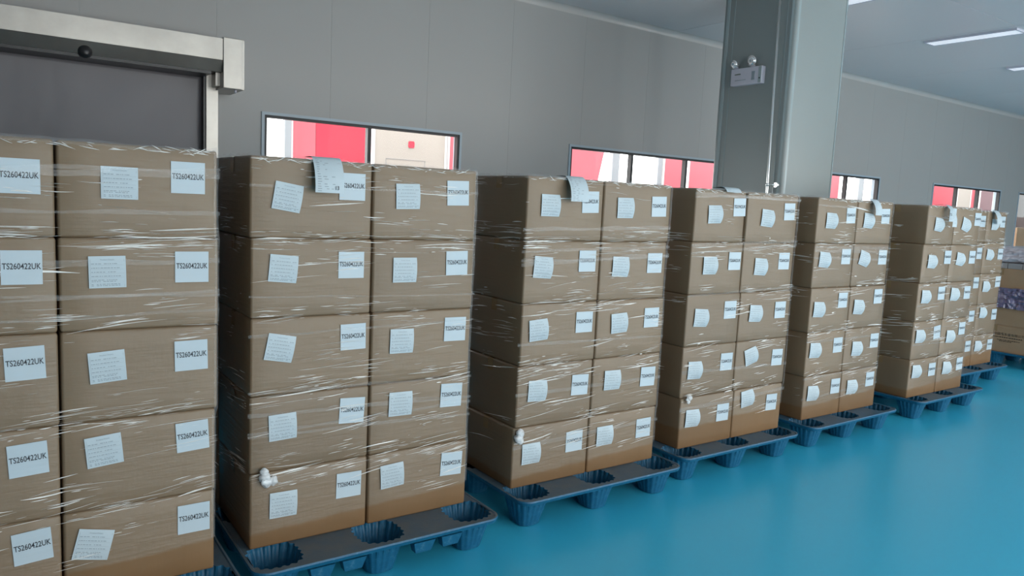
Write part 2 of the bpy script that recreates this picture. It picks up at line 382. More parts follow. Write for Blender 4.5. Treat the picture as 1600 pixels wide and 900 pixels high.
# roller door
L = -0.5
d = empty('door_1', (L, YW, 0)); tag(d, 'grey fabric roller door with stainless steel header', 'door', kind='structure')
def dz(z): return 1.55+(z-1.55)*WS
def dx(x): return x*WS-L
HY, LY = -0.35*WS, -0.322*WS
pz = at(0, 67, 1, YW+LY).z; hz1, hz0 = at(200, 37, 1, YW+HY).z, at(200, 73, 1, YW+HY).z
hb0 = at(349, 97, 1, YW+HY).x-L
prism('header_box', [(-0.001, hz1), (HY, hz1), (HY, hz0), (LY+0.004, pz+0.002), (-0.001, pz+0.002)], 0, -2.6-L, hb0, 'header', d)
prism('header_lip', [(HY-0.001, hz0), (HY+0.003, hz0+0.004), (LY+0.012, pz), (LY, pz)], 0, -2.6-L, hb0-0.002, 'header', d)
m0, m1 = at(349, 100, 1, YW+HY-0.01).x-L, at(383, 100, 1, YW+HY-0.01).x-L
mt, mb = at(366, 60, 1, YW+HY-0.01).z, at(366, 139, 1, YW+HY-0.01).z
hb = box('motor_box', (m0, HY-0.01, mb), (m1-0.018, -0.06, mt), 'header', d, 0.004)
box('end_plate', (m1-0.018, HY+0.01, mb+0.002), (m1, -0.04, mt-0.002), 'header', hb)
cyl('cable_gland', (m1-0.05, HY+0.05, mb), (m1-0.05, HY+0.05, mb-0.02), 0.01, 0.007, 'lampwhite', hb, 12)
box('motor_bracket', (m0-0.03, -0.36, mb+0.02), (m0, -0.1, pz), 'header', d)
RY = -0.24
rx0, rx1 = at(322, 150, 1, YW+RY).x, at(341, 150, 1, YW+RY).x
box('side_rail', (rx0-L, RY, 0), (rx1-L, -0.001, pz), 'header', d, 0.003)
box('side_rail', (-2.6-L, RY, 0), (-2.52-L, -0.001, pz), 'header', d, 0.003)
box('rail_seal', (rx0-0.014-L, RY+0.015, 0), (rx0-L, -0.1, pz), 'black', d)
box('header_seal', (-2.52-L, LY+0.01, pz-0.02), (rx0-L, -0.13, pz+0.001), 'black', d)
vs, fs = [], []
nx, nz = 90, 60
for j in range(nz+1):
    for i in range(nx+1):
        x = -2.52+(rx0-0.006+2.52)*i/nx; z = (pz-0.004)*j/nz
        w = 0.014*noise.noise(Vector((x*1.6+z*1.2, z*0.5, 3)))+0.006*noise.noise(Vector((x*2.5-z*2.5, z, 9)))
        vs.append((x-L, -0.17+w, z))
for j in range(nz):
    for i in range(nx): a = j*(nx+1)+i; fs.append((a, a+1, a+nx+2, a+nx+1))
cu = link('curtain', mesh('curtain', vs, fs, 'curtain', True), d); md = cu.modifiers.new('thick', 'SOLIDIFY'); md.thickness = 0.003
p = at(133, 82, 1, YW+LY-0.01)
cyl('motion_sensor', (p.x-L, LY+0.03, pz+0.045), (p.x-L, LY-0.028, pz-0.018), 0.042, 0.012, 'black', d, 24, ((0.45, 0.045), (0.7, 0.038), (0.9, 0.024)))

# ------------------------------------------------------------------ beyond the windows
gr = box('ground', (X0-2, YW+0.11, -0.14), (X1+6, YW+9, -0.02), 'ground'); tag(gr, 'pale concrete ground outside the windows', 'ground', kind='structure')
YO = YW+1.4
def outside(name, u0, u1, mat, label, cat, y=YO, v=260, z1=2.9, th=0.06, edge=True, lean=0.0, group=None):
    xa, xb = at(u0, v, 1, y).x, at(u1, v, 1, y).x
    t = empty(name, ((xa+xb)/2, y, -0.02)); tag(t, label, cat, group)
    h = (xb-xa)/2
    bm = bmesh.new(); vv = boxbm(bm, (-h, 0, 0), (h, th, z1))
    for q in vv:
        if q.co.x > 0 and lean: q.co.x += lean*(q.co.z-1.8)
    link('panel' if 'panel' in name else 'shaft', frombm(name, bm, mat), t)
    if edge:
        box('edge_strip', (-h-0.012, -0.01, 0), (-h+0.012, th, z1), 'edge', t)
        if not lean: box('edge_strip', (h-0.012, -0.01, 0), (h+0.012, th, z1), 'edge', t)
    else:
        box('base_plate', (-h+0.002, -0.02, 0), (h-0.002, th+0.02, 0.012), mat, t)
    return t
outside('grey_post', 445, 456, 'greypost', 'slim grey post outside the two-pane window', 'post', v=200, y=YO-0.1, edge=False)
outside('pink_panel', 458, 493.5, 'pink', 'pale pink panel outside the two-pane window', 'panel', v=200, edge=False)
outside('red_panel', 494, 574, 'red', 'plain bright red panel outside the two-pane window', 'panel', v=200, edge=False)
wp = outside('cream_panel', 584, 697, 'cream', 'cream panel with small red emblem outside the two-pane window', 'panel', v=215)
p = at(643, 226, 1, YO-0.004); lx = p.x-wp.location.x; lz = p.z+0.02
bm = bmesh.new(); boxbm(bm, (lx-0.036, -0.006, lz-0.036), (lx+0.036, 0.002, lz+0.036)); bmesh.ops.bevel(bm, geom=[e for e in bm.edges if abs(e.verts[0].co.y-e.verts[1].co.y) > 0.003], offset=0.008, segments=3, affect='EDGES')
link('emblem', frombm('emblem', bm, 'red'), wp)
p0, p1 = at(603, 247, 1, YO), at(664, 256, 1, YO)
bm = bmesh.new()
xa, xb, zb = p0.x-wp.location.x, p1.x-wp.location.x, p0.z+0.02
boxbm(bm, (xa, -0.004, zb-0.003), (xb, 0.001, zb)); boxbm(bm, (xa, -0.004, zb-0.2), (xa+0.003, 0.001, zb)); boxbm(bm, (xb-0.003, -0.004, zb-0.2), (xb, 0.001, zb))
link('printed_outline', frombm('printed_outline', bm, 'greypost'), wp)
outside('pink_panel', 701.5, 730, 'pink', 'narrow pink panel beside the cream emblem panel', 'panel', v=215)
outside('pink_panel', 882, 934, 'pink', 'slant-edged pink panel outside the three-pane window by the column', 'panel', v=255, lean=0.22)
outside('grey_post', 957, 968, 'greypost', 'grey post between slant-edged pink panel and white sky', 'post', v=255, edge=False)
outside('grey_post', 1028, 1034.5, 'greypost', 'grey post against the pink panel near the column', 'post', v=262, edge=False)
outside('pink_panel', 1037, 1070, 'pink', 'pink panel beside a grey post outside the three-pane window', 'panel', v=262)
outside('pink_panel', 1076, 1140, 'pink', 'pink panel partly hidden by the column', 'panel', v=265, y=YO+0.1)
outside('pink_panel', 1284, 1311, 'pink', 'pink panel edge outside the window behind the column', 'panel', v=290)
outside('grey_post', 1342, 1350, 'greypost', 'grey post outside the window behind the column', 'post', v=290, edge=False)
outside('red_panel', 1452, 1493, 'red', 'red panel outside the window with maroon pane', 'panel', v=305)
outside('cream_panel', 1496, 1517, 'cream', 'plain cream panel beside maroon panel', 'panel', v=305)
outside('pink_panel', 1518, 1529, 'pink', 'slim pink panel between cream and maroon panels', 'panel', v=305, y=YO+0.1, edge=False)
outside('maroon_panel', 1531, 1558, 'mauve', 'dull maroon panel outside the three-pane window', 'panel', v=310)
t = outside('grey_board', 1580, 1660, 'greyboard', 'dark grey board behind the last window', 'panel', v=320, y=YW+1.7, edge=False)
p = at(1595, 338, 1, YW+0.9)
bx = box('dark_red_board', (-0.7, 0, 0), (0.9, 0.06, p.z-0.0), 'darkred'); bx.location = (p.x+0.3, YW+0.9, -0.02); tag(bx, 'dark red board standing behind the last window', 'board')
p = at(1595, 356, 1, YW+0.5)
bx = box('carton', (-0.45, 0, 0), (0.75, 0.28, p.z+0.02), 'kraft'); bx.location = (p.x+0.3, YW+0.5, -0.02); tag(bx, 'tall plain carton outside behind the last window', 'carton')

# ------------------------------------------------------------------ lamps, pipe, emergency light
def ceiling_lamp(x, y, seen):
    t = empty('ceiling_lamp' if seen else 'ceiling_lamp_offscreen', (x, y, ZC)); tag(t, 'slim rectangular ceiling lamp beside the top of the column' if abs(x-5.075*WS) < 0.1 and y > 3 else 'slim rectangular ceiling lamp out over the open floor' if y < 3 else 'slim rectangular ceiling lamp above the row of pallets', 'lamp', 'slim ceiling lamps in rows')
    bm = bmesh.new(); w, d, k = 0.085*WS, 0.36*WS, 0.014
    boxbm(bm, (-w, -d, -0.022), (-w+k, d, 0)); boxbm(bm, (w-k, -d, -0.022), (w, d, 0)); boxbm(bm, (-w+k, -d, -0.022), (w-k, -d+k, 0)); boxbm(bm, (-w+k, d-k, -0.022), (w-k, d, 0))
    link('lamp_frame', frombm('lamp_frame', bm, 'lampwhite'), t)
    box('diffuser', (-w+k, -d+k, -0.018), (w-k, d-k, -0.004), 'diffuser', t)
for x in (3.45, 5.075, 6.75, 8.345, 9.97, 11.6):
    for y in (3.13, 1.085): ceiling_lamp(x*WS, y*WS, y > 3 and 5 < x < 9)

ex = cxa
e = empty('emergency_light', (ex, 4.45, 2.68)); tag(e, 'white twin-head emergency light on the column', 'emergency light')
hs = box('housing', (-0.055, -0.165, 0), (0.0, 0.165, 0.15), 'lampwhite', e, 0.006, 3)
box('side_strip', (-0.0565, -0.163, 0.006), (-0.003, -0.133, 0.144), 'coltrim', hs)
for z in (0.12, 0.075): cyl('indicator_lens', (-0.056, -0.148, z), (-0.059, -0.148, z), 0.007, 0.006, 'inkgrey', hs, 12)
cyl('test_button', (-0.056, -0.148, 0.045), (-0.060, -0.148, 0.045), 0.007, 0.006, 'black', hs, 12)
prism('battery_window', [(-0.098, 0.035), (-0.062, 0.035), (-0.066, 0.07), (-0.062, 0.11), (-0.098, 0.11), (-0.094, 0.07)], 0, -0.0575, -0.05, 'inkgrey', hs)
for nm, rows in (('print', [(0.12, 0.06, 0.098, 0.012, 'inkgreen'), (0.115, 0.005, 0.045, 0.007, 'inkgrey')]),):
    for y0, y1, z, hgt, mt in rows:
        bm = bmesh.new(); y = y0
        while y > y1:
            w = random.uniform(0.006, 0.012); boxbm(bm, (-0.0565, y-w, z-hgt/2), (-0.054, y, z+hgt/2*random.uniform(0.5, 1))); y -= w+0.003
        link(nm, frombm(nm, bm, mt), hs)
for yy, r, tilt in ((0.13, 0.036, 0.6), (-0.05, 0.046, 0.15)):
    zc = 0.15+r+0.012
    hd = cyl('lamp_head', (-0.012, yy, zc), (-0.055-0.01*tilt, yy+0.02*tilt, zc-0.006), r*0.6, r, 'lens', e, 24, ((0.6, r*0.95),))
    cyl('lens', (-0.0555-0.01*tilt, yy+0.02*tilt, zc-0.006), (-0.064-0.01*tilt, yy+0.021*tilt, zc-0.007), r*0.92, r*0.55, 'lens', hd, 24)
    prism('neck', [(yy-0.022, 0.145), (yy+0.022, 0.145), (yy+0.008, zc-r*0.6), (yy-0.008, zc-r*0.6)], 0, -0.035, -0.018, 'lampwhite', e)
    cyl('bulb', (-0.064-0.01*tilt, yy+0.02*tilt, zc-0.006), (-0.070-0.01*tilt, yy+0.02*tilt, zc-0.006), r*0.3, r*0.2, 'inkgrey', hd, 12)

pt, pb = at(1219, 0, 0, ex-0.05), at(1199, 290, 0, ex-0.05)
dirv = (pt-pb)/(pt.z-pb.z)
t = empty('steel_pipe', (ex-0.05, pb.y-dirv.y*pb.z, 0)); tag(t, 'thin polished steel pipe clamped upright to the column', 'pipe')
cyl('pipe', (0, 0, 0), (0, dirv.y*(ZC-0.002), ZC-0.002), 0.011, 0.011, 'chrome', t, 20)
for z in (0.4, 1.80):
    k = cyl('clamp', (0, dirv.y*z, z-0.012), (0, dirv.y*z, z+0.012), 0.016, 0.016, 'chrome', t, 20)
    cyl('clamp_arm', (0, dirv.y*z-0.01, z), (0.044, dirv.y*z-0.05, z), 0.006, 0.006, 'chrome', t, 12)
    cyl('wall_flange', (0.05, dirv.y*z-0.055, z), (0.034, dirv.y*z-0.055, z), 0.03, 0.022, 'chrome', t, 24)

# ------------------------------------------------------------------ pallets
Z0, H = 0.156, 0.3038
PW, PD = 1.08, 1.20
def outline(w, d, r, n=8):
    pts = []
    for cx_, cy_, a0 in ((w/2-r, r, -90), (w/2-r, d-r, 0), (-w/2+r, d-r, 90), (-w/2+r, r, 180)):
        for i in range(n+1):
            a = math.radians(a0+90*i/n); pts.append((cx_+r*math.cos(a), cy_+r*math.sin(a)))
    return pts
NC = 80
def cup(s=1.0, amp=0.04):
    pts = []
    for i in range(NC):
        a = 2*math.pi*i/NC; c, sn = math.cos(a), math.sin(a)
        k = (abs(c)**3+abs(sn)**3)**(-1/3)
        r = k*(1+amp*(1 if (i//2) % 2 else -1))
        pts.append((0.097*c*r*s, 0.103*sn*r*s))
    return pts
FX = (-0.43, 0.0, 0.43); FY = (0.137, 0.60, 1.063)
def deck_mesh():
    bm = bmesh.new()
    def loop(pts, z):
        v = [bm.verts.new((x, y, z)) for x, y in pts]; return v, [bm.edges.new((v[i], v[(i+1) % len(v)])) for i in range(len(v))]
    o, eo = loop(outline(PW-0.024, PD-0.024, 0.05), Z0)
    for v in o: v.co.y += 0.012
    ed = list(eo)
    for fx in FX:
        for fy in FY:
            v, e_ = loop([(x+fx, y+fy) for x, y in cup()], Z0); ed += e_
    bmesh.ops.triangle_fill(bm, use_beauty=True, use_dissolve=False, edges=ed)
    prev = o; n = len(o)
    for grow, z in ((0.004, Z0+0.004), (0.012, Z0+0.003), (0.014, Z0-0.004), (0.008, Z0-0.019), (0.0, Z0-0.023)):
        pts = outline(PW-0.024+2*grow, PD-0.024+2*grow, 0.05+grow)
        cur = [bm.verts.new((x, y+0.012-grow, z)) for x, y in pts]
        for i in range(n): bm.faces.new((prev[i], prev[(i+1) % n], cur[(i+1) % n], cur[i]))
        prev = cur
    for f in bm.faces: f.normal_update()
    me = bpy.data.meshes.new('deck'); bm.to_mesh(me); bm.free(); me.materials.append(M['pallet'])
    # make the deck face up
    if me.polygons[0].normal.z < 0: me.flip_normals()
    return me
def foot_mesh():
    vs, fs = [], []
    prof = ((1.0, Z0-0.0005, 0.04), (0.985, Z0-0.014, 0.03), (0.82, 0.08, 0.012), (0.67, 0.022, 0.008), (0.62, 0.005, 0.006), (0.55, 0.0, 0.004))
    for s, z, am in prof: vs += [(x, y, z) for x, y in cup(s, am)]
    for k in range(len(prof)-1):
        for i in range(NC): fs.append((k*NC+i, k*NC+(i+1) % NC, (k+1)*NC+(i+1) % NC, (k+1)*NC+i))
    fs.append(tuple((len(prof)-1)*NC+i for i in range(NC)))
    return mesh('foot', vs, fs, 'pallet')
DECK, FOOT = deck_mesh(), foot_mesh()
def rib_mesh():
    bm = bmesh.new(); w, t, hh = 0.05, 0.03, 0.05
    q = [(-w, 0), (w, 0), (w*0.72, -hh), (-w*0.72, -hh)]
    a = [bm.verts.new((x, 0.0+(-z)*0.25, z)) for x, z in q]; b = [bm.verts.new((x, t+0.02, z)) for x, z in q]
    bm.faces.new(a); bm.faces.new(b[::-1])
    for i in range(4): bm.faces.new((a[i], b[i], b[(i+1) % 4], a[(i+1) % 4]))
    return frombm('rib', bm, 'pallet')
RIB = rib_mesh()
ORD = {1: 'the pallet before the roller door', 2: 'the first pallet past the roller door', 3: 'the second pallet past the roller door', 4: 'the third pallet past the roller door',
       5: 'the fourth pallet past the roller door', 6: 'the fifth pallet past the roller door', 7: 'the sixth pallet past the roller door'}
def pallet(x, yf, rz, dust, ribs, label, group='blue plastic pallets in the row'):
    t = empty('plastic_pallet', (x, yf, 0), rz); tag(t, label, 'pallet', group)
    dk = link('deck', DECK, t); dk['dust'] = float(dust); md = dk.modifiers.new('thick', 'SOLIDIFY'); md.thickness = 0.006; md.offset = -1
    for fy in FY:
        for fx in FX:
            f = link('foot', FOOT, t, (fx, fy, 0)); f['dust'] = float(dust)*0.3
    if ribs:
        for fx in (-0.285, -0.155, 0.155, 0.285):
            r = link('rib', RIB, t, (fx, 0.006, Z0-0.026)); r['dust'] = 0.0
    return t
PAL = {1: (0.165, 2.525, 0.0, 0.85, True), 2: (1.29, 2.60, 0.0, 0.95, True), 3: (2.534, 2.668, 0.0, 0.85, False), 4: (3.70, 2.735, 0.0, 0.75, False), 5: (4.955, 2.76, 0.012, 0.55, False), 6: (6.395, 2.785, 0.01, 0.65, False), 7: (7.80, 3.165, 0.0, 0.65, False)}
for k, a in PAL.items():
    pallet(a[0], a[1], a[2], a[3], a[4], 'blue moulded plastic pallet with ribbed cup feet, '+ORD[k])

# ------------------------------------------------------------------ cartons
ST = {
1: (2.741, [[-0.312]*5, [0.168, 0.168, 0.168, 0.166, 0.165], [0.649, 0.652, 0.65, 0.643, 0.641]]),
2: (2.818, [[0.779, 0.784, 0.785, 0.784, 0.786], [1.267, 1.272, 1.276, 1.276, 1.276], [1.758, 1.758, 1.756, 1.759, 1.763]]),
3: (2.848, [[2.057, 2.058, 2.057, 2.051, 2.04], [2.535, 2.535, 2.533, 2.529, 2.524], [3.016, 3.007, 3.013, 3.015, 3.009]]),
4: (2.891, [[3.259, 3.252, 3.245, 3.248, 3.253], [3.717, 3.711, 3.717, 3.723, 3.73], [4.215, 4.211, 4.217, 4.223, 4.209]]),
5: (2.926, [[4.48, 4.489, 4.49, 4.498, 4.504], [4.953, 4.956, 4.959, 4.951, 4.954], [5.409, 5.412, 5.415, 5.412, 5.412]]),
6: (2.922, [[5.92, 5.906, 5.89, 5.887, 5.883], [6.35, 6.339, 6.338, 6.336, 6.33], [6.781, 6.788, 6.765, 6.76, 6.775]]),
7: (3.326, [[7.434]*5, [7.867, 7.867, 7.867, 7.864, 7.868], [8.29, 8.298, 8.3, 8.3, 8.31]]),
}
DEPTH = 0.48
# label centres in the photograph: per stack, per column, per layer from the top: product paper (u, v, tilt degrees), code sticker (u, v, tilt)
LAB = {
1: [[(None, (30, 275, 0)), (None, (34, 418, 0)), (None, (39, 568, 2)), (None, (44, 718, 3)), (None, (51, 854, 4))],
    [((187, 286, 0), (294, 278, 0)), ((168, 425, 1), (300, 417, 0)), ((168, 573, 4), (299, 555, 1)), ((163, 704, 5), (301, 681, 3)), ((146, 851, -14), (303, 809, 0))]],
2: [[((450, 308, -9), (551, 292, 0)), ((443, 420, -5), (549, 414, 0)), ((438, 544, -11), (552, 526, 1)), ((442, 667, 2), (550, 641, -3)), ((443, 788, -1), (545, 757, -1))],
    [((638, 307, 2), (716, 302, 2)), ((633, 422, 0), (714, 411, 1)), ((628, 533, -1), (711, 514, -1)), ((626, 631, -1), (705, 617, -2)), ((613, 743, 3), (705, 724, -3))]],
3: [[((861, 321, 0), (923, 316, 2)), ((849, 418, -4), (918, 408, 0)), ((842, 516, 4), (913, 503, 0)), ((840, 611, -2), (906, 601, -2)), ((830, 709, 0), (897, 689, 0))],
    [((978, 325, 1), (1030, 323, 2)), ((970, 417, -2), (1023, 411, 0)), ((968, 505, 3), (1018, 496, 0)), ((957, 594, -1), (1012, 588, -2)), ((945, 681, 0), (1005, 668, 0))]],
4: [[((1118, 335, 2), (1156, 324, 2)), ((1110, 415, 0), (1148, 408, 0)), ((1096, 497, -4), (1141, 484, 0)), ((1086, 579, -2), (1135, 565, -1)), ((1082, 654, -2), (1129, 644, -1))],
    [((1200, 341, -4), (1234, 331, 2)), ((1189, 417, -3), (1225, 408, 0)), ((1181, 490, -3), (1219, 484, 0)), ((1174, 557, 14), (1214, 558, -2)), ((1168, 623, 6), (1205, 628, -2))]],
5: [[((1300, 345, -2), (1330, 337, 2)), ((1289, 406, -4), (1322, 401, 0)), ((1280, 484, -3), (1317, 469, 0)), ((1274, 548, -3), (1309, 539, 0)), ((1270, 615, -3), (1305, 603, -1))],
    [((1358, 345, -4), (1384, 338, 2)), ((1351, 404, -14), (1379, 402, 0)), ((1342, 480, -4), (1372, 463, 0)), ((1339, 545, -3), (1366, 532, 0)), ((1331, 605, -2), (1359, 592, 0))]],
6: [[((1468, 351, -6), (1489, 336, 0)), ((1457, 409, -3), (1481, 402, 0)), ((1447, 464, -2), (1471, 458, 1)), ((1438, 526, -2), (1464, 519, 5)), ((1432, 581, -2), (1456, 577, 0))],
    [((1510, 351, -14), (1528, 343, 0)), ((1501, 405, -8), (1519, 402, 0)), ((1492, 460, -5), (1511, 457, 0)), ((1485, 526, -3), (1503, 513, 1)), ((1479, 575, -3), (1499, 568, 2))]],
7: [[(None, (1536, 346, 0)), (None, (1530, 396, 0)), (None, (1525, 442, 0)), (None, (1518, 494, 0)), (None, (1512, 541, 0))],
    [((1555, 351, 0), (1567, 347, 0)), ((1547, 398, -6), (1563, 397, 0)), ((1541, 448, -3), (1559, 440, 0)), ((1536, 489, -4), (1553, 491, 0)), ((1528, 541, -3), (1546, 538, 0))]],
}
CURL = {1: 0.003, 2: 0.006, 3: 0.011, 4: 0.016, 5: 0.018, 6: 0.020, 7: 0.020}
EDGE = {1: 0.085, 2: 0.07, 3: 0.06, 4: 0.13, 5: 0.10, 6: 0.075, 7: 0.10}
LAYER = ['top-layer', 'second-layer', 'third-layer', 'fourth-layer', 'bottom-layer']
CODE = textmesh('lettering', 'TS260422UK', 0.101, 'ink', 0.012, 0.70)
HEADT = textmesh('heading', 'Product Details', 0.040, 'inkgrey', 0.0, 1.0)

def carton_mesh(w, d, h, seed):
    """kraft box: soft edges, slightly bulged sides"""
    rnd = random.Random(seed)
    bm = bmesh.new(); boxbm(bm, (-w/2, 0, 0), (w/2, d, h))
    bmesh.ops.bevel(bm, geom=bm.edges[:], offset=0.009, segments=2, profile=0.5, affect='EDGES')
    bmesh.ops.subdivide_edges(bm, edges=[e for e in bm.edges if e.calc_length() > 0.15], cuts=4, use_grid_fill=True)
    bu = rnd.uniform(0.001, 0.004)
    for v in bm.verts:
        x, z, y = v.co.x/(w/2), v.co.z/h*2-1, v.co.y/d*2-1
        if v.co.y < 0.002: v.co.y -= bu*(1-x*x)*(1-z*z)
        if abs(x) > 0.995: v.co.x += (1 if x > 0 else -1)*0.002*(1-y*y)*(1-z*z)
    return frombm('carton', bm, 'carton', True)
def sheet(w, h, fn, n=8):
    vs, fs = [], []
    for j in range(n+1):
        for i in range(n+1): vs.append(fn(i/n, j/n, w, h))
    for j in range(n):
        for i in range(n): a = j*(n+1)+i; fs.append((a, a+1, a+n+2, a+n+1))
    return vs, fs
STICK = mesh('code_sticker', *sheet(0.108, 0.106, lambda u, v, w, h: ((u-0.5)*w, 0, (v-0.5)*h), 2), 'label')
STICKB = None
def curl_fn(A):
    def f(u, v, w, h):
        b = (1-(2*v-1)**2)
        off = 0.0015+A*(u**1.2)*b+0.10*A*u+0.15*A*b
        x = (u-0.5)*w*(1-0.3*A/0.03*0.1)
        return (x, -off, (v-0.5)*h)
    return f
PROD = {}
def product_print(A, seed):
    """text lines of the product paper, following its curl"""
    rnd = random.Random(seed); w, h = 0.108, 0.104; f = curl_fn(A); bm = bmesh.new()
    def quad(u0, u1, v0, v1):
        ps = [f(u, v, w, h) for u, v in ((u0, v0), (u1, v0), (u1, v1), (u0, v1))]
        bm.faces.new([bm.verts.new((p[0], p[1]-0.0007, p[2])) for p in ps])
    for v in (0.76, 0.63, 0.50, 0.37, 0.25, 0.205, 0.12, 0.075):
        u = 0.07; end = rnd.uniform(0.7, 0.9)
        while u < end:
            L_ = rnd.uniform(0.03, 0.09); quad(u, min(u+L_, 0.93), v-0.010, v+0.012); u += L_+rnd.uniform(0.012, 0.03)+(0.06 if rnd.random() < 0.15 else 0)
        if v in (0.76, 0.63, 0.50, 0.37): quad(0.05, 0.95, v-0.045, v-0.041)
    for u in (0.045, 0.95): quad(u, u+0.006, 0.03, 0.9)
    return frombm('print_lines', bm, 'inkgrey')
for k in CURL:
    PROD[k] = (mesh('product_paper', *sheet(0.108, 0.104, curl_fn(CURL[k]), 10), 'paper', True), product_print(CURL[k], k))
def add_labels(c, k, yf, org, entry):
    pr, sq = entry
    if sq:
        p = at(sq[0], sq[1], 1, yf-0.005)-org
        s = link('code_sticker', STICK, c, (p.x, -0.0052, p.z)); s.rotation_euler = (0, -math.radians(sq[2]), 0)
        link('lettering', CODE, s, (0, -0.0008, 0.004))
    if pr:
        p = at(pr[0], pr[1], 1, yf-0.006-CURL[k]*0.45)-org
        s = link('product_paper', PROD[k][0], c, (p.x, -0.0055, p.z)); s.rotation_euler = (0, -math.radians(pr[2]), 0)
        link('print_lines', PROD[k][1], s); f = curl_fn(CURL[k]); q = f(0.5, 0.89, 0.108, 0.104)
        link('heading', HEADT, s, (0, q[1]-0.003-CURL[k]*0.12, q[2]))
def carton(k, layer, x0, x1, y, d, label, group, entry=None, edge=-1.0):
    w = x1-x0-0.003
    c = link('carton', carton_mesh(w, d, H, hash((k, layer, round(x0*100)))), None, ((x0+x1)/2, y, Z0+(4-layer)*H)); tag(c, label, 'carton', group)
    c['film_edge'] = edge
    # packing tape over the closed flaps, folded down both ends
    t = 0.0012; hw = w/2
    pts = [(-hw-0.0027, H-0.06), (-hw-0.0027, H-0.004), (-hw+0.006, H+0.0002), (hw-0.006, H+0.0002), (hw+0.0027, H-0.004), (hw+0.0027, H-0.06)]
    vs = [(x, d/2-0.024, z) for x, z in pts]+[(x, d/2+0.024, z) for x, z in pts]
    link('tape', mesh('tape', vs, [(i, i+1, 7+i, 6+i) for i in range(5)], 'tape'), c)
    if layer == 0:
        bm = bmesh.new(); boxbm(bm, (-hw+0.01, d/2-0.0015, H+0.0002), (hw-0.01, d/2+0.0015, H+0.0008)); link('flap_seam', frombm('flap_seam', bm, 'inkbrown'), c)
    if entry: add_labels(c, k, y, Vector(c.location), entry)
    return c
for k, (yf, cols) in ST.items():
    for ly in range(5):
        xs = [cols[j][ly] for j in range(3)]
        yj = yf+random.uniform(-0.004, 0.004)
        for j, side in ((0, 'near'), (1, 'far')):
            lab = 'labelled brown %s carton on the %s half of %s' % (LAYER[ly], 'door-ward' if j == 0 else 'far', ORD[k])
            gap = 0.004 if j == 0 else 0.0
            if k == 4 and ly == 0 and j == 0: gap = 0.02
            carton(k, ly, xs[j], xs[j+1]-gap, yj, DEPTH, lab, 'front-row cartons on '+ORD[k], LAB[k][j][ly], EDGE[k]+0.02*j if ly == 4 else -1.0)
            carton(k, ly, xs[j], xs[j+1]-gap, yj+DEPTH+0.006, DEPTH, 'unlabelled brown carton in the wall-side row of '+ORD[k], 'wall-side cartons on '+ORD[k])

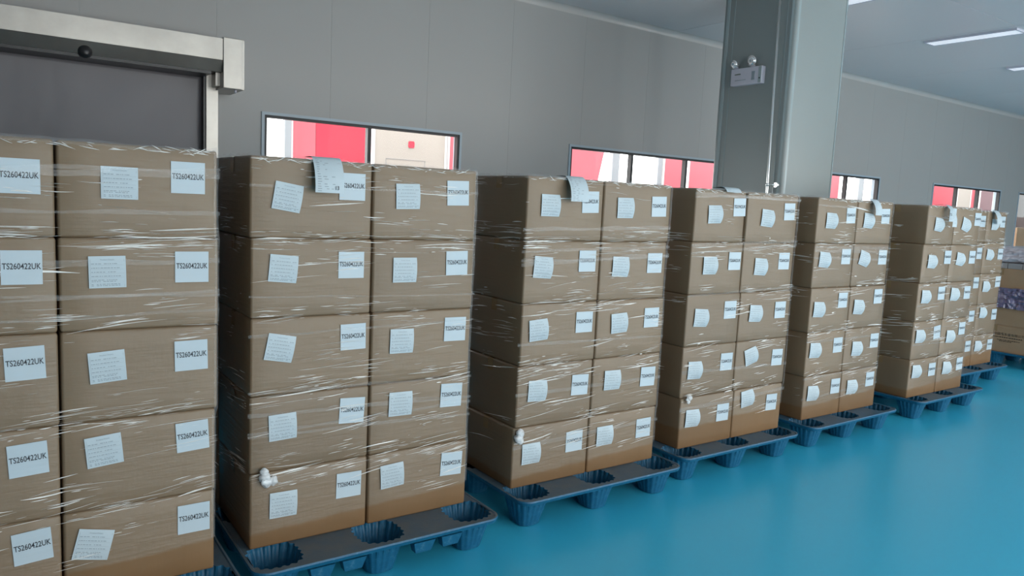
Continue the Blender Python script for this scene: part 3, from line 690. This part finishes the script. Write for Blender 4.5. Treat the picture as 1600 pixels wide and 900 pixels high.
# ------------------------------------------------------------------ stretch film
def crease_into(vs, fs, org, ux, n, L_, hgt, ang, lift):
    """one pulled crease of film: a slim ridge, pointed at both ends"""
    a = ux*math.cos(ang)+Vector((0, 0, 1))*math.sin(ang); b = Vector((0, 0, 1))*math.cos(ang)-ux*math.sin(ang)
    base = len(vs); m = 5; bend = random.uniform(-0.03, 0.03)*L_
    for i in range(m):
        s = i/(m-1); wdt = hgt*(math.sin(math.pi*s)*0.9+0.1)*0.5; c = org+a*((s-0.5)*L_)+b*(bend*math.sin(math.pi*s))
        vs.append(c+b*wdt+n*0.0005); vs.append(c+n*(lift*(math.sin(math.pi*s)*0.8+0.2))); vs.append(c-b*wdt+n*0.0005)
    for i in range(m-1):
        q = base+i*3; fs.append((q, q+3, q+4, q+1)); fs.append((q+1, q+4, q+5, q+2))
def film(k):
    yf, cols = ST[k]; xl = min(cols[0]); xr = max(cols[2]); top = Z0+5*H; zb = Z0+EDGE[k]
    org0 = Vector(((xl+xr)/2, yf, Z0)); rnd = random
    vs, fs = [], []
    faces = [(Vector((xl-0.0, yf-0.0062, 0)), Vector((1, 0, 0)), xr-xl, Vector((0, -1, 0)), 560 if k < 4 else 300),
             (Vector((xl-0.005, yf, 0)), Vector((0, 1, 0)), 2*DEPTH, Vector((-1, 0, 0)), 280 if k in (2, 3) else 150),
             (Vector((xr+0.005, yf, 0)), Vector((0, 1, 0)), 2*DEPTH, Vector((1, 0, 0)), 60)]
    for o, ux, wd, n, cnt in faces:
        done = 0
        while done < cnt:
            # clusters of parallel creases
            cxp = rnd.random()*wd
            if rnd.random() < 0.5: cz = Z0+H*rnd.randint(1, 4)+rnd.gauss(0, 0.03)
            else: cz = rnd.uniform(zb+0.02, top-0.01)
            if cz > top-0.006 or cz < zb+0.01: continue
            fr = 1-(cz-Z0)/(5*H)
            ang0 = math.radians(rnd.gauss(-1+7*fr*(1 if n.y < 0 else -1), 2.4))
            for q in range(rnd.randint(1, 7)):
                L_ = min(0.30, rnd.lognormvariate(math.log(0.06), 0.8)); L_ = max(0.012, L_)
                hgt = rnd.lognormvariate(math.log(0.0016), 0.45)*(1.3 if k > 3 else 1)*(1+L_*2)
                px = cxp+rnd.gauss(0, 0.03); pz = cz+rnd.gauss(0, 0.016)
                hx = L_/2*abs(math.cos(ang0))+0.002
                px = min(max(px, hx), wd-hx); pz = min(max(pz, zb+0.01), top-0.008)
                crease_into(vs, fs, o+ux*px+Vector((0, 0, pz))-org0, ux, n, L_, hgt, ang0+math.radians(rnd.gauss(0, 0.9)), rnd.uniform(0.0012, 0.003)); done += 1
    f = empty('stretch_film', org0); tag(link('film_creases', mesh('film_creases', vs, fs, 'crease'), f), kind='stuff')
    tag(f, 'clear wrinkled stretch film wound around the cartons on '+ORD[k], 'film', 'stretch film on the pallet loads')
    # where one turn of film overlaps the next
    for i in range(7):
        vs, fs = [], []
        z = Z0+H*rnd.uniform(0.45, 4.95); hh = rnd.uniform(0.008, 0.03); sl = rnd.uniform(-0.03, 0.05); b = len(vs); m = 16
        for q in range(m+1):
            s = q/m; x = (s-0.5)*(xr-xl+0.006); zz = z+sl*(s-0.5)-Z0+0.004*noise.noise(Vector((s*7, i*3.1, k)))
            zz = min(max(zz, EDGE[k]+0.02), 5*H-0.04)
            vs.append((x, -0.0068, zz)); vs.append((x, -0.0075, zz+hh*(0.7+0.5*noise.noise(Vector((s*5, i*5.7, k+9))))))
        for q in range(m): a = b+q*2; fs.append((a, a+2, a+3, a+1))
        link('film_overlap', mesh('film_overlap', vs, fs, 'veil', True), f)
    # crumpled hem over the top edges
    vs, fs = [], []; m = 120
    path = [(-(xr-xl)/2-0.004, DEPTH*1.6), (-(xr-xl)/2-0.004, -0.006), ((xr-xl)/2+0.004, -0.006), ((xr-xl)/2+0.004, DEPTH*1.6)]
    seg = [math.dist(path[i], path[i+1]) for i in range(3)]; tot = sum(seg)
    for q in range(m+1):
        s = q/m*tot; i = 0
        while i < 2 and s > seg[i]: s -= seg[i]; i += 1
        t = s/seg[i]; x = path[i][0]+(path[i+1][0]-path[i][0])*t; y = path[i][1]+(path[i+1][1]-path[i][1])*t
        nn = noise.noise(Vector((q*0.45, k*3.3, 0))); n2 = noise.noise(Vector((q*0.9, k*3.3, 5)))
        ix, iy = -x*0.03, (0.03 if y < 0.3 else 0.0)
        vs += [(x, y, 5*H-0.012-0.008*n2), (x+ix*0.05, y+0.001, 5*H+0.001), (x+ix*0.35, y+iy*0.35, 5*H+0.007+0.009*nn), (x+ix, y+iy*1.2, 5*H+0.002)]
    for q in range(m):
        for r in range(3): a = q*4+r; fs.append((a, a+4, a+5, a+1))
    link('film_hem', mesh('film_hem', vs, fs, 'veil', True), f)
    vs, fs = [], []
    for q in range(40):
        x = rnd.uniform(-0.48, 0.48)*(xr-xl); crease_into(vs, fs, Vector((x, -0.0075, 5*H-rnd.uniform(0.002, 0.02))), Vector((1, 0, 0)), Vector((0, -0.8, 0.6)), rnd.uniform(0.012, 0.06), rnd.uniform(0.0015, 0.003), math.radians(rnd.gauss(0, 14)), 0.0025)
    tag(link('hem_creases', mesh('hem_creases', vs, fs, 'crease'), f), kind='stuff')
    # loose film flare down the free corner
    vs, fs = [], []; m = 60
    for q in range(m+1):
        s = q/m; z = 5*H-0.01-s*(5*H-EDGE[k]-0.05); wob = abs(noise.noise(Vector((q*0.28, k*1.7, 2))))*(0.014 if s < 0.3 else 0.004)
        xe = cols[2][min(4, int((5*H-z)/H))]-(xl+xr)/2-0.0015      # the carton edge the film clings to
        vs += [(xe-0.012, -0.0065, z), (xe+0.001+wob*0.6, -0.005-wob*0.3, z), (xe+0.0025, 0.02, z)]
    for q in range(m):
        for r in range(2): a = q*3+r; fs.append((a, a+3, a+4, a+1))
    link('film_corner', mesh('film_corner', vs, fs, 'veil', True), f)
    return f
FILM = {k: film(k) for k in ST}
def knot(k, u, v, lobes):
    yf = ST[k][0]; p = at(u, v, 1, yf-0.02)-FILM[k].location
    bm = bmesh.new()
    for dx, dz, r in lobes:
        r0 = bmesh.ops.create_icosphere(bm, subdivisions=3, radius=r)
        for q in r0['verts']:
            n_ = noise.noise(q.co*70+Vector((k*5, dx*90, dz*70)))+0.6*noise.noise(q.co*160)
            q.co *= 1+0.30*n_; q.co.y *= 0.75; q.co += Vector((dx, -0.002, dz))
    o = link('film_knot', frombm('film_knot', bm, 'knot', True), FILM[k], p); tag(o, 'twisted white tail end of the film'); return o
knot(2, 416, 750, [(-0.008, 0.034, 0.016), (-0.006, 0.014, 0.020), (0.002, -0.008, 0.022), (0.024, -0.008, 0.019)])
knot(3, 812, 682, [(0.0, 0.016, 0.021), (-0.006, -0.008, 0.023), (0.008, -0.024, 0.016)])
knot(4, 1077, 624, [(0.0, 0.006, 0.017), (-0.006, -0.014, 0.012), (-0.02, 0.0, 0.008)])

# ------------------------------------------------------------------ packing slips hanging over the top edges
def slip(k, u, v, label, out=0.05, drop=0.13, w=0.112, yaw=0.0, num=None, flat=False):
    yf = ST[k][0]; top = Z0+5*H; p = at(u, v, 1, yf)
    t = empty('packing_slip', (p.x, yf, top), yaw); tag(t, label, 'paper slip', 'packing slips hanging over the loads')
    if flat: prof = [(0.10, 0.012), (0.06, 0.014), (0.02, 0.018), (-0.005, 0.014), (-0.02, 0.004), (-0.03, -0.012)]
    else: prof = [(0.09, 0.010), (0.05, 0.011), (0.02, 0.012), (0.0, 0.010), (-0.3*out, 0.0), (-0.58*out, -0.16*drop), (-0.80*out, -0.36*drop), (-0.94*out, -0.58*drop), (-out, -0.8*drop), (-out*0.99, -drop)]
    n = 6; vs, fs = [], []
    def pt(u_, s, off=0.0):
        i = min(int(s), len(prof)-2); f = s-i; a, b = prof[i], prof[i+1]
        return ((u_-0.5)*w, a[0]+(b[0]-a[0])*f-off-0.004*math.sin(u_*3.1), a[1]+(b[1]-a[1])*f+off*0.3)
    for j in range(len(prof)):
        for i in range(n+1): vs.append(pt(i/n, j))
    for j in range(len(prof)-1):
        for i in range(n): a = j*(n+1)+i; fs.append((a+1, a, a+n+1, a+n+2))
    link('paper', mesh('paper', vs, fs, 'paper', True), t)
    bm = bmesh.new(); last = len(prof)-1; rnd = random.Random(k)
    def quad(u0, u1, s0, s1):
        bm.faces.new([bm.verts.new(pt(a, b, 0.0012)) for a, b in ((u0, s0), (u1, s0), (u1, s1), (u0, s1))])
    s = 3.6
    while s < last-0.25:
        uu = 0.08
        for _ in range(rnd.randint(1, 3)):
            L_ = rnd.uniform(0.05, 0.14); quad(uu, uu+L_, s, s+0.09); uu += L_+rnd.uniform(0.04, 0.2)
            if uu > 0.85: break
        s += 0.34
    if not flat: quad(0.05, 0.95, 4.55, 4.6)
    tag(link('print_lines', frombm('print_lines', bm, 'inkgrey'), t), kind='stuff')
    if num:
        q = pt(0.74, last-0.75, 0.003); me = textmesh('lettering', num, 0.014, 'ink', 0.01, 0.9); o = link('lettering', me, t, q)
    return t
slip(2, 509, 244, 'long printed slip marked 13 draped over the first pallet load past the roller door', 0.052, 0.125, 0.115, num='13')
slip(3, 897, 280, 'printed slip draped over the second pallet load past the roller door', 0.055, 0.11, 0.11)
slip(4, 1142, 294, 'slip lying curled on top of the third pallet load past the roller door', flat=True, w=0.13)
slip(5, 1365, 313, 'printed slip draped over the fourth pallet load past the roller door', 0.05, 0.10, 0.085)
slip(6, 1480, 318, 'strongly bowed slip hanging from the fifth pallet load past the roller door', 0.075, 0.16, 0.07)
slip(7, 1554, 328, 'printed slip draped over the sixth pallet load past the roller door', 0.06, 0.12, 0.10)

# ------------------------------------------------------------------ pallet load with purple film at the end of the row
XF, YA, YBk = 9.12, 3.14, 4.16
pl = pallet(0, 0, 0, 0.25, False, 'blue plastic pallet under the purple-wrapped cartons')
pl.rotation_euler = (0, 0, -math.pi/2); pl.location = (XF-0.04, (YA+YBk)/2, 0)
def plain_carton(y0, y1, z0, h, label, group, wrapped=True, x1=None):
    bm = bmesh.new(); boxbm(bm, (0, 0, 0), ((x1 or 1.0), y1-y0-0.004, h)); bmesh.ops.bevel(bm, geom=bm.edges[:], offset=0.006, segments=2, affect='EDGES')
    c = link('carton', frombm('carton', bm, 'kraft'), None, (XF, y0, z0)); tag(c, label, 'carton', group)
    box('tape', (-0.0012, (y1-y0)/2-0.024, h-0.07), (0.4, (y1-y0)/2+0.024, h+0.0002), 'tape', c)
    return c
ym = 3.02
g = 'cartons of the purple-wrapped load'
c1 = plain_carton(YA, YBk, Z0, 0.295, 'wide printed carton at the bottom of the purple-wrapped load', g)
c2 = plain_carton(YA, YBk, Z0+0.295, 0.31, 'wide carton directly above the printed carton', g)
c3 = plain_carton(YA+0.02, YBk-0.02, Z0+0.605, 0.315, 'orange-brown carton between purple film and grey foam blocks', g)
try:
    me = textmesh('lettering', '\u4e2d\u56fd\u946b\u4e1c\u76db\u6709\u9650\u516c\u53f8', 0.30, 'inkbrown', 0.004, 1.0)
    o = link('lettering', me, c1, (-0.0012, 3.5-YA, 0.2)); o.rotation_euler = (0, 0, -math.pi/2)
except Exception as ex_: print('cjk', ex_)
bm = bmesh.new(); rnd = random.Random(5)
for z, a, b, hh in ((0.165, 0.23, 0.54, 0.010), (0.135, 0.25, 0.47, 0.008), (0.122, 0.33, 0.45, 0.007), (0.135, 0.52, 0.545, 0.008)):
    y = a
    while y < b:
        w_ = rnd.uniform(0.006, 0.02); boxbm(bm, (-0.0012, y, z-hh/2), (0.0005, y+w_, z+hh/2)); y += w_+0.005
tag(link('print_lines', frombm('print_lines', bm, 'inkbrown'), c1), kind='stuff')
zt = Z0+0.92
for i in range(7):
    y = YA+0.03+i*0.145
    b_ = box('foam_block', (0, 0, 0), (0.5, 0.14, 0.062), 'foam', None, 0.006); b_.location = (XF+0.01, y, zt); tag(b_, 'small grey foam block lined up on top of the orange-brown carton', 'foam block', 'grey foam blocks in a line')
def lump(name, y0, y1, z0, z1, xa, xb, mat, label, amp, seed, frill=None):
    """crumpled bag of film: a pillow with sharp folds"""
    nx_, ny_ = 44, 44; vs, fs = [], []
    for j in range(ny_):
        t = 2*math.pi*j/ny_
        for i in range(nx_+1):
            s = i/nx_; y = y0+(y1-y0)*s; endr = min(1, math.sin(math.pi*min(max(s, 0.0), 1))*3+0.15)
            cxm, czm = (xa+xb)/2, (z0+z1)/2; ca, sa = math.cos(t), math.sin(t)
            kk = (abs(ca)**4+abs(sa)**4)**-0.25
            n_ = noise.noise(Vector((y*9, ca*2.5+seed, sa*2.5)))+0.6*abs(noise.noise(Vector((y*25, ca*5, sa*6+seed))))
            r = kk*endr*(1+amp*n_)
            vs.append((cxm+(xb-xa)/2*ca*r, y, max(czm+(z1-z0)/2*sa*r, z0)))
    for j in range(ny_):
        for i in range(nx_): a = j*(nx_+1)+i; b = ((j+1) % ny_)*(nx_+1)+i; fs.append((a, a+1, b+1, b))
    fs.append(tuple(j*(nx_+1) for j in range(ny_))[::-1]); fs.append(tuple(j*(nx_+1)+nx_ for j in range(ny_)))
    org = Vector(((xa+xb)/2, (y0+y1)/2, z0)); o = link(name, mesh(name, [Vector(v)-org for v in vs], fs, mat, False), None, org); tag(o, label, 'film'); return o
lump('film_bundle', YA-0.02, YBk, zt+0.062, zt+0.245, XF-0.01, XF+0.55, 'palewrap', 'pale crumpled film bundle on top of the grey foam blocks', 0.10, 3)
# purple film band round the load, crumpled
vs, fs = [], []; m, r_ = 90, 8
for q in range(m+1):
    s = q/m; y = YA-0.03+s*(YBk-YA+0.06)
    for r in range(r_+1):
        z = Z0+0.49+0.22*r/r_; n_ = noise.noise(Vector((y*14, z*22, 1)))+0.7*noise.noise(Vector((y*35, z*40, 7)))
        vs.append((XF-0.03-max(-0.012, 0.022*n_), y, z+0.02*noise.noise(Vector((y*8, r, 4)))))
for q in range(m):
    for r in range(r_): a = q*(r_+1)+r; fs.append((a, a+1, a+r_+2, a+r_+1))
o = link('purple_film', mesh('purple_film', [Vector(v)-Vector((XF, YA, Z0)) for v in vs], fs, 'purple'), None, (XF, YA, Z0)); md = o.modifiers.new('t', 'SOLIDIFY'); md.thickness = 0.012; md.offset = -1
tag(o, 'crumpled purple film band around the cartons at the row end', 'film')
